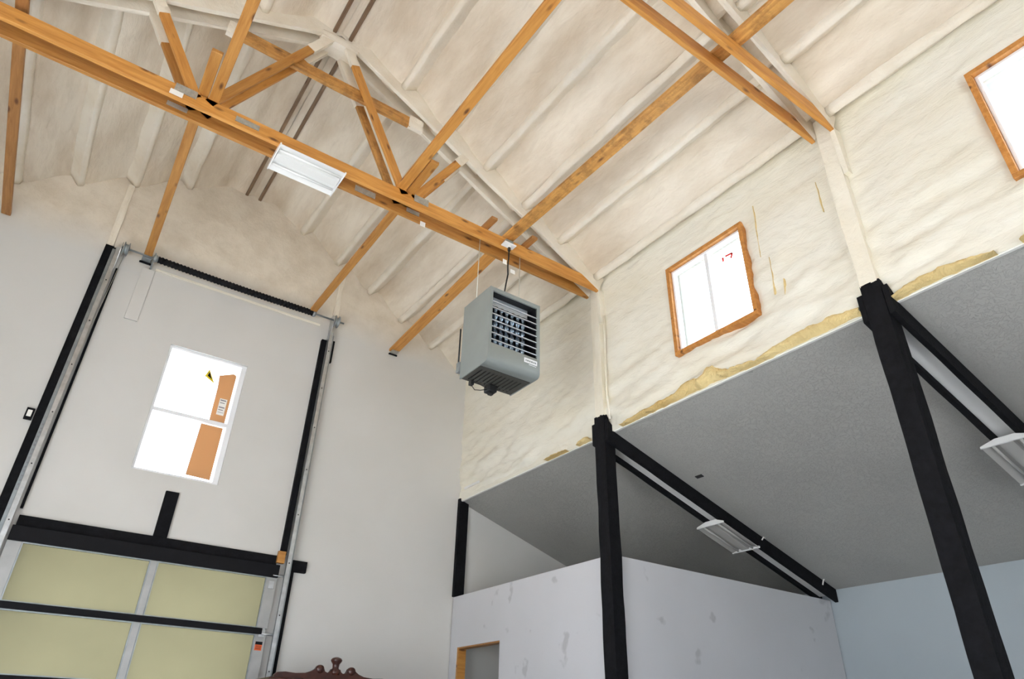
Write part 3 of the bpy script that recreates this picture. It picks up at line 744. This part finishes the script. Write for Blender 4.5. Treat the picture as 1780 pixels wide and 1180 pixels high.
for s, x in ((-1, -.20), (1, 2.43)):
    lathe('cable_drum', [(.03, 0), (.085, .005), (.085, .012), (.062, .02), (.062, .05), (.085, .055), (.085, .062), (.03, .07)], M_GALVD, TS, atM(x if s < 0 else x+.01, ys, zs-.01))
    bm = bmesh.new()
    pts = [(7.999, zs+.11), (7.90, zs+.10), (ys-.05, zs+.02), (ys-.03, zs-.06), (7.93, zs-.26), (7.999, zs-.28)]
    xx = x-.015 if s < 0 else x
    a_ = [bm.verts.new((xx, *p)) for p in pts]; b2 = [bm.verts.new((xx+.005, *p)) for p in pts]
    bm.faces.new(a_[::-1]); bm.faces.new(b2)
    for i in range(len(pts)): bm.faces.new((a_[i], a_[(i+1) % len(pts)], b2[(i+1) % len(pts)], b2[i]))
    link('bearing_plate', mesh('bearing_plate', bm), M_GALV, TS)
    tube('lift_cable', [(x+.04, ys+.05, zs-.06), (x+.03 if s > 0 else x-.03, 7.90, 4.2), (x+.02 if s > 0 else x-.02, 7.905, 2.4)], .003, M_CABLE, TS, 6)
box('centre_bracket', .138, .155, ys-.03, 7.998, zs-.09, zs+.06, M_GALVD, TS, .003)

# ------------------------------------------------------------------ black posts and rafters
def post(x0, x1, ya, yb, lab):
    o = beam('timber_post', ((x0+x1)/2, (ya+yb)/2, 0), ((x0+x1)/2, (ya+yb)/2, 4.19), x1-x0, yb-ya, M_BLACK, None, up=(0, 1, 0), rough=.006)
    return tag(o, lab, 'post', 'black timber posts')
post(4.60, 4.74, 4.925, 5.078, 'black rough timber post at the corner of the patched white partition')
post(4.60, 4.74, 1.84, 1.99, 'black rough timber post standing free before the grey ceiling past the square window')
post(4.60, 4.74, -1.19, -1.04, 'black rough timber post farthest from the end wall')
tag(box('corner_post', 4.652, 4.80, 7.94, 7.999, 2.73, 4.02, M_BLACK, None, .006), 'black board standing on the partition in the corner of the end wall', 'post')
def rafter(yn, yf, lab):
    T = thing('rafter_pair', lab, 'rafter', (4.7, (yn+yf)/2, 3.8))
    for q, y in enumerate((yn, yf)):
        bm = bmesh.new(); x0 = 4.605; x1 = LX1-.005; db, dt = -.150 if q == 0 else -.135, .045
        n = 40; A = []; B = []
        for i in range(n+1):
            x = x0+(x1-x0)*i/n; j = .006*noise.noise(Vector((x*3, y, 1)))
            zt = min(zl(x)+dt, 9) if x < LX0 else zl(x)-.001
            if x < 4.695: zt = zl(x)+.10
            A.append((x, zl(x)+db+j)); B.append((x, zt))
        V0 = [[bm.verts.new((x, yy, zz)) for x, zz in A] for yy in (y, y+.042)]; V1 = [[bm.verts.new((x, yy, zz)) for x, zz in B] for yy in (y, y+.042)]
        for i in range(n):
            bm.faces.new((V0[0][i], V0[0][i+1], V1[0][i+1], V1[0][i])); bm.faces.new((V0[1][i+1], V0[1][i], V1[1][i], V1[1][i+1]))
            bm.faces.new((V0[0][i], V0[1][i], V0[1][i+1], V0[0][i+1])); bm.faces.new((V1[0][i+1], V1[1][i+1], V1[1][i], V1[0][i]))
        for i in (0, n): bm.faces.new((V0[0][i], V1[0][i], V1[1][i], V0[1][i]))
        link('rafter_ply', mesh('rafter_ply', bm), M_BLACK, T)
    bm = bmesh.new(); ya, yb = yn+.043, yf-.001
    pr = [(4.76, zl(4.76)-.085), (LX1-.06, zl(LX1-.06)-.085), (LX1-.06, zl(LX1-.06)-.073), (4.76, zl(4.76)-.073)]
    A = [bm.verts.new((x, ya, zz)) for x, zz in pr]; B = [bm.verts.new((x, yb, zz)) for x, zz in pr]
    bm.faces.new(A); bm.faces.new(B[::-1])
    for i in range(4): bm.faces.new((A[i], A[(i+1) % 4], B[(i+1) % 4], B[i]))
    link('infill_panel', mesh('infill_panel', bm), M_DRY, T)
    return T
rafter(4.878, 5.082, 'pair of black rafters with a light under the grey ceiling beside the white partition')
rafter(1.795, 1.994, 'pair of black rafters with a light starting at the free-standing black post')
# end shoe with white cable at the foot of the first rafter
cl = tube('cable_loop', [(8.0, 4.86, 2.86), (8.02, 4.85, 2.92), (8.10, 4.855, 2.95), (8.16, 4.87, 2.93)], .008, M_PAPER)
tag(cl, 'short white cable looped over the foot of the black rafter', 'cable')
ck = tube('cable_stub', [(6.95, 4.868, zl(6.95)-.05), (6.97, 4.855, zl(6.97)-.01), (7.0, 4.86, zl(7.0)-.006)], .008, M_PAPER)
tag(ck, 'white cable end curling off the black rafter near the light', 'cable')

# ------------------------------------------------------------------ fluorescent fixtures
def fixture(M4, L, Wd, lab, mr=None, ml=None):
    """shallow white reflector light seen from below; local X along the lamp, Y across, -Z down"""
    T = bpy.data.objects.new('light_fixture', None); COL.objects.link(T); T.matrix_basis = M4; WORLD[T.name] = M4
    tag(T, lab, 'light', 'white reflector lights')
    h = L/2; w = Wd/2
    prof = [(-w, -.045), (-w, -.040), (-w*.42, 0), (w*.42, 0), (w, -.040), (w, -.045), (w*.40, -.008), (-w*.40, -.008)]
    bm = bmesh.new(); A = [bm.verts.new((-h, y, z)) for y, z in prof]; B = [bm.verts.new((h, y, z)) for y, z in prof]; n = len(prof)
    for i in range(n): bm.faces.new((A[i], A[(i+1) % n], B[(i+1) % n], B[i]))
    bm.faces.new(A[::-1]); bm.faces.new(B)
    link('reflector', mesh('reflector', bm), mr or M_WHITE, T, M4)
    bm = bmesh.new(); pr = [(-w*.30, -.012), (-w*.26, -.042), (w*.26, -.042), (w*.30, -.012)]
    A = [bm.verts.new((-h*.98, y, z)) for y, z in pr]; B = [bm.verts.new((h*.98, y, z)) for y, z in pr]
    for i in range(4): bm.faces.new((A[i], A[(i+1) % 4], B[(i+1) % 4], B[i]))
    bm.faces.new(A[::-1]); bm.faces.new(B)
    link('ballast_cover', mesh('ballast_cover', bm), ml or M_LENS, T, M4)
    for s in (-1, 1):
        bm = bmesh.new(); pe = [(-w-.006, -.050), (-w-.006, -.030), (-w*.4, .012), (w*.4, .012), (w+.006, -.030), (w+.006, -.050)]
        A = [bm.verts.new((s*h, y, z)) for y, z in pe]; B = [bm.verts.new((s*(h+.012), y, z)) for y, z in pe]
        for i in range(6): bm.faces.new((A[i], A[(i+1) % 6], B[(i+1) % 6], B[i]))
        bm.faces.new(A[::-1]); bm.faces.new(B)
        link('end_cap', mesh('end_cap', bm), M_WHITE, T, M4)
    for s in (-1, 1):
        bm = bmesh.new()
        A = [bm.verts.new((-h*.97, s*w*.55+.012*math.cos(2*math.pi*q/10), -.040+.012*math.sin(2*math.pi*q/10))) for q in range(10)]
        B = [bm.verts.new((h*.97, s*w*.55+.012*math.cos(2*math.pi*q/10), -.040+.012*math.sin(2*math.pi*q/10))) for q in range(10)]
        for q in range(10): bm.faces.new((A[q], A[(q+1) % 10], B[(q+1) % 10], B[q]))
        bm.faces.new(A[::-1]); bm.faces.new(B)
        link('lamp_tube', mesh('lamp_tube', bm), ml or M_LENS, T, M4, smooth=True)
    return T
fixture(Matrix.Translation((1.03, 4.987, CH-.013)), .61, .37, 'white reflector light fixed under the orange truss chords')
def lean_fix(x, y): m = R.copy(); m.translation = (x, y, zl(x)-.166); return m
fixture(lean_fix(6.53, 5.005), .60, .37, 'white reflector light under the black rafters beside the white partition', M_SILV, M_SILV)
fixture(lean_fix(6.50, 1.92), .60, .37, 'white reflector light under the black rafters at the free-standing post', M_SILV, M_SILV)

# ------------------------------------------------------------------ unit heater
HX0, HX1, HY0, HY1, HZ0, HZ1 = 2.925, 3.535, 4.655, 5.15, 4.165, 5.005
HT = thing('unit_heater', 'grey hanging gas unit heater with louvred front', 'heater', ((HX0+HX1)/2, (HY0+HY1)/2, HZ0))
def heater_shell():
    # side profile in (y, z) with rounded lower front edge, open front; built as separate skins
    r = .048
    arc = [(HY0 + r - r*math.sin(t), HZ0 + r - r*math.cos(t)) for t in (H90*k_/8 for k_ in range(9))]   # bottom to front
    prof = [(HY1, HZ0)] + arc + [(HY0, HZ1), (HY1, HZ1)]
    return prof
prof = heater_shell()
for x0, x1, nm in ((HX0, HX0+.012, 'side_panel'), (HX1-.012, HX1, 'side_panel')):
    bm = bmesh.new(); A = [bm.verts.new((x0, *p)) for p in prof]; B = [bm.verts.new((x1, *p)) for p in prof]; n = len(prof)
    bm.faces.new(A[::-1]); bm.faces.new(B)
    for i in range(n): bm.faces.new((A[i], A[(i+1) % n], B[(i+1) % n], B[i]))
    link(nm, mesh(nm, bm), M_GREY, HT)
xi0, xi1 = HX0+.0125, HX1-.0125
box('top_panel', xi0, xi1, HY0+.002, HY1, HZ1-.012, HZ1, M_GREY, HT); box('back_panel', xi0, xi1, HY1-.012, HY1, HZ0+.013, HZ1-.013, M_GREY, HT)
GZ0, GZ1 = 4.365, 4.962
bm = bmesh.new(); r = .048                                   # lower front apron, rolled under
arc = [(HY0+.003 + r - r*math.sin(t), HZ0+.002 + r - r*math.cos(t)) for t in (H90*k_/8 for k_ in range(9))]
out = [(HY0+.135, HZ0+.002)] + arc + [(HY0+.003, GZ0)]
inn = [(y+.008, z+.008) for y, z in out]
L0 = [[bm.verts.new((x, *p)) for p in out] for x in (xi0, xi1)]; L1 = [[bm.verts.new((x, *p)) for p in inn] for x in (xi0, xi1)]
for i in range(len(out)-1):
    bm.faces.new((L0[0][i], L0[0][i+1], L0[1][i+1], L0[1][i])); bm.faces.new((L1[0][i], L1[1][i], L1[1][i+1], L1[0][i+1]))
for e in (0, len(out)-1): bm.faces.new((L0[0][e], L0[1][e], L1[1][e], L1[0][e]))
link('front_apron', mesh('front_apron', bm), M_GREY, HT, smooth=True)
# slotted bottom: bars between long slots
ns = 11; s0, s1 = HX0+.05, HX1-.06
box('bottom_pan', xi0, s0, HY0+.145, HY1-.013, HZ0+.002, HZ0+.010, M_GREYD, HT); box('bottom_pan', s1, xi1, HY0+.145, HY1-.013, HZ0+.002, HZ0+.010, M_GREYD, HT)
box('bottom_pan', s0, s1, HY0+.145, HY0+.20, HZ0+.002, HZ0+.010, M_GREYD, HT); box('bottom_pan', s0, s1, HY1-.05, HY1-.013, HZ0+.002, HZ0+.010, M_GREYD, HT)
pit = (s1-s0)/ns
for i in range(ns+1):
    x = s0+pit*i
    box('bottom_bar', max(s0, x-pit*.30), min(s1, x+pit*.30), HY0+.20, HY1-.05, HZ0+.002, HZ0+.010, M_GREYD, HT)
box('inner_chamber', xi0+.005, xi1-.005, HY0+.20, HY1-.02, HZ0+.05, HZ1-.03, M_DARK, HT)  # black block painted as the shade inside the heater
for xa in (xi0+.0225, xi1-.026): box('side_shade', xa, xa+.0035, HY0+.022, HY0+.198, GZ0, HZ1-.014, M_DARK, HT)  # thin black sheets added as shade beside the tubes
box('top_shade', xi0+.03, xi1-.03, HY0+.03, HY0+.198, GZ1+.002, GZ1+.006, M_DARK, HT)  # black sheet added as shade above the tubes
# front: top rail, side rails, pale baffle, rows of heat exchanger tubes, louvres
box('front_rail', xi0, xi1, HY0+.002, HY0+.020, GZ1, HZ1-.013, M_GREY, HT)
for x0, x1 in ((xi0, xi0+.022), (xi1-.022, xi1)): box('front_rail', x0, x1, HY0+.002, HY0+.020, GZ0, GZ1, M_GREY, HT)
box('baffle', xi0+.024, xi1-.075, HY0+.10, HY0+.105, GZ1-.10, GZ1-.002, M_LOUV, HT)
for c in range(7):
    x = HX0+.075+c*.067
    bm = bmesh.new(); seg = 10; R_ = []
    for i in range(41):
        zz = GZ0+.005+(GZ1-.11-GZ0)*i/40; rr = .024+.007*math.cos(2*math.pi*i/8)
        R_.append([bm.verts.new((x+rr*math.cos(t), HY0+.12+rr*math.sin(t), zz)) for t in (2*math.pi*k_/seg for k_ in range(seg))])
    for i in range(40):
        for k_ in range(seg): bm.faces.new((R_[i][k_], R_[i][(k_+1) % seg], R_[i+1][(k_+1) % seg], R_[i+1][k_]))
    bm.faces.new(R_[0][::-1]); bm.faces.new(R_[-1])
    link('exchanger_tube', mesh('exchanger_tube', bm), M_TUBE, HT, smooth=True)
for i in range(7):
    zz = GZ0+.040+i*.072
    bm = bmesh.new()
    A = [(HY0+.004, zz), (HY0+.004, zz+.010), (HY0+.045, zz+.028), (HY0+.045, zz+.022)]
    q0 = [bm.verts.new((xi0+.023, *p)) for p in A]; q1 = [bm.verts.new((xi1-.023, *p)) for p in A]
    for k_ in range(4): bm.faces.new((q0[k_], q0[(k_+1) % 4], q1[(k_+1) % 4], q1[k_]))
    bm.faces.new(q0[::-1]); bm.faces.new(q1)
    link('louver', mesh('louver', bm), M_LOUV, HT)
bd = box('badge', 3.345, 3.50, HY0-.002, HY0+.001, 4.285, 4.335, M_VINYL, HT); bd['label'] = 'white maker badge'
for x, ww in ((3.36, .012), (3.378, .02), (3.404, .016), (3.426, .02), (3.452, .012), (3.470, .016)):
    box('badge_print', x, x+ww, HY0-.0032, HY0-.0022, 4.300, 4.318, M_GREY, bd)
box('badge_print', 3.40, 3.49, HY0-.0012, HY0+.001, 4.268, 4.275, M_VINYL, bd)
box('rear_box', HX0-.015, HX0+.03, HY1+.001, HY1+.06, 4.25, 4.36, M_GALVD, HT, .004)
tube('gas_pipe', [(HX0-.008, HY1+.03, 4.36), (HX0-.008, HY1+.03, 4.75)], .008, M_CORD, HT)
gv = box('gas_valve', 3.20, 3.30, HY1-.11, HY1-.01, HZ0-.075, HZ0-.001, M_CORD, HT, .012)
box('valve_knob', 3.225, 3.275, HY1-.085, HY1-.04, HZ0-.10, HZ0-.076, M_CORD, HT, .008)
box('ignition_box', 3.02, 3.06, HY1-.06, HY1-.01, HZ0-.045, HZ0-.001, M_CORD, HT, .006)
tube('ignition_wire', [(3.04, HY1-.035, HZ0-.04), (3.08, HY1-.04, HZ0-.085), (3.14, HY1-.05, HZ0-.075), (3.205, HY1-.06, HZ0-.05)], .004, M_CORD, HT)
tube('ignition_wire', [(3.10, HY1-.05, HZ0-.005), (3.15, HY1-.05, HZ0-.02), (3.205, HY1-.06, HZ0-.035)], .003, M_CORD, HT)
tag(tube('hanging_cable', [(2.965, 4.985, 5.905), (2.965, 4.985, HZ1+.001)], .0045, M_CABLE), 'thin steel cable holding the heater corner away from the window wall', 'cable', 'heater cables')
tag(tube('hanging_cable', [(3.50, 4.985, 5.905), (3.50, 4.985, HZ1+.001)], .0045, M_CABLE), 'thin steel cable holding the heater side nearer the window wall', 'cable', 'heater cables')
pc = thing('power_cord', 'black power cord dropping from the outlet box to the heater', 'cord', (3.25, 4.84, 5.0))
tube('cord', [(3.25, 4.836, 5.72), (3.25, 4.838, 5.62), (3.243, 4.84, 5.50), (3.252, 4.845, 5.40), (3.235, 4.85, 5.28), (3.225, 4.87, 5.12), (3.205, 4.90, HZ1+.003)], .008, M_CORD, pc)
box('plug', 3.236, 3.264, 4.822, 4.848, 5.70, 5.751, M_CORD, pc, .005)
box('cord_tag', 3.17, 3.22, 4.828, 4.830, 5.50, 5.56, M_PAPER, pc)
box('cord_tag', 3.27, 3.33, 4.828, 4.830, 5.42, 5.47, M_PAPER, pc)

# ------------------------------------------------------------------ carved cabinet whose crest shows at the bottom of the view
CB = thing('carved_cabinet', 'dark carved mahogany cabinet with scrolled crest and finial', 'cabinet', (2.83, 7.2, 0))
cx, cy = 2.83, 7.0
box('cabinet_body', cx-.60, cx+.60, cy+.02, cy+.50, .10, 1.56, M_MAHOG, CB, .006)
box('plinth', cx-.63, cx+.63, cy, cy+.52, 0, .10, M_MAHOG, CB, .01)
box('cornice', cx-.65, cx+.65, cy-.03, cy+.53, 1.561, 1.60, M_MAHOG, CB, .012)
for s in (-1, 1):
    dr = box('cabinet_door', cx+s*.30-.285, cx+s*.30+.285, cy-.005, cy+.019, .14, 1.52, M_MAHOG, CB, .006)
    box('door_panel', cx+s*.30-.20, cx+s*.30+.20, cy-.016, cy-.006, .25, 1.40, M_MAHOG, dr, .012)
    lathe('door_knob', [(.006, 0), (.008, .012), (.016, .02), (.014, .03), (.004, .034)], M_GALVD, dr, Matrix.Translation((cx+s*.05, cy-.006, .85)) @ Matrix.Rotation(H90, 4, 'X'))
half = [(0, .115), (.05, .118), (.075, .10), (.085, .055), (.13, .048)]
left = [(-.60, 0), (-.60, .02), (-.57, .045), (-.50, .052), (-.40, .046), (-.30, .050), (-.24, .070), (-.20, .105), (-.16, .128), (-.125, .115), (-.115, .075), (-.08, .062), (-.055, .075), (-.045, .105)]
pts = left + [(-x, z) for x, z in reversed(left)]
prism('crest', pts, .05, M_MAHOG, CB, Matrix(((1,0,0,cx),(0,0,-1,cy+.06),(0,1,0,1.60),(0,0,0,1))), .004)
for s in (-1, 1):
    lathe('scroll', [(.008, 0), (.036, .004), (.040, .04), (.036, .076), (.008, .08)], M_MAHOG, CB, Matrix.Translation((cx+s*.163, cy+.075, 1.60+.095)) @ Matrix.Rotation(H90, 4, 'X'))
lathe('finial', [(.045, 0), (.050, .03), (.030, .06), (.034, .095), (.052, .118), (.056, .132), (.045, .148), (.02, .158), (.004, .16)], M_MAHOG, CB, Matrix.Translation((cx, cy+.035, 1.655)))
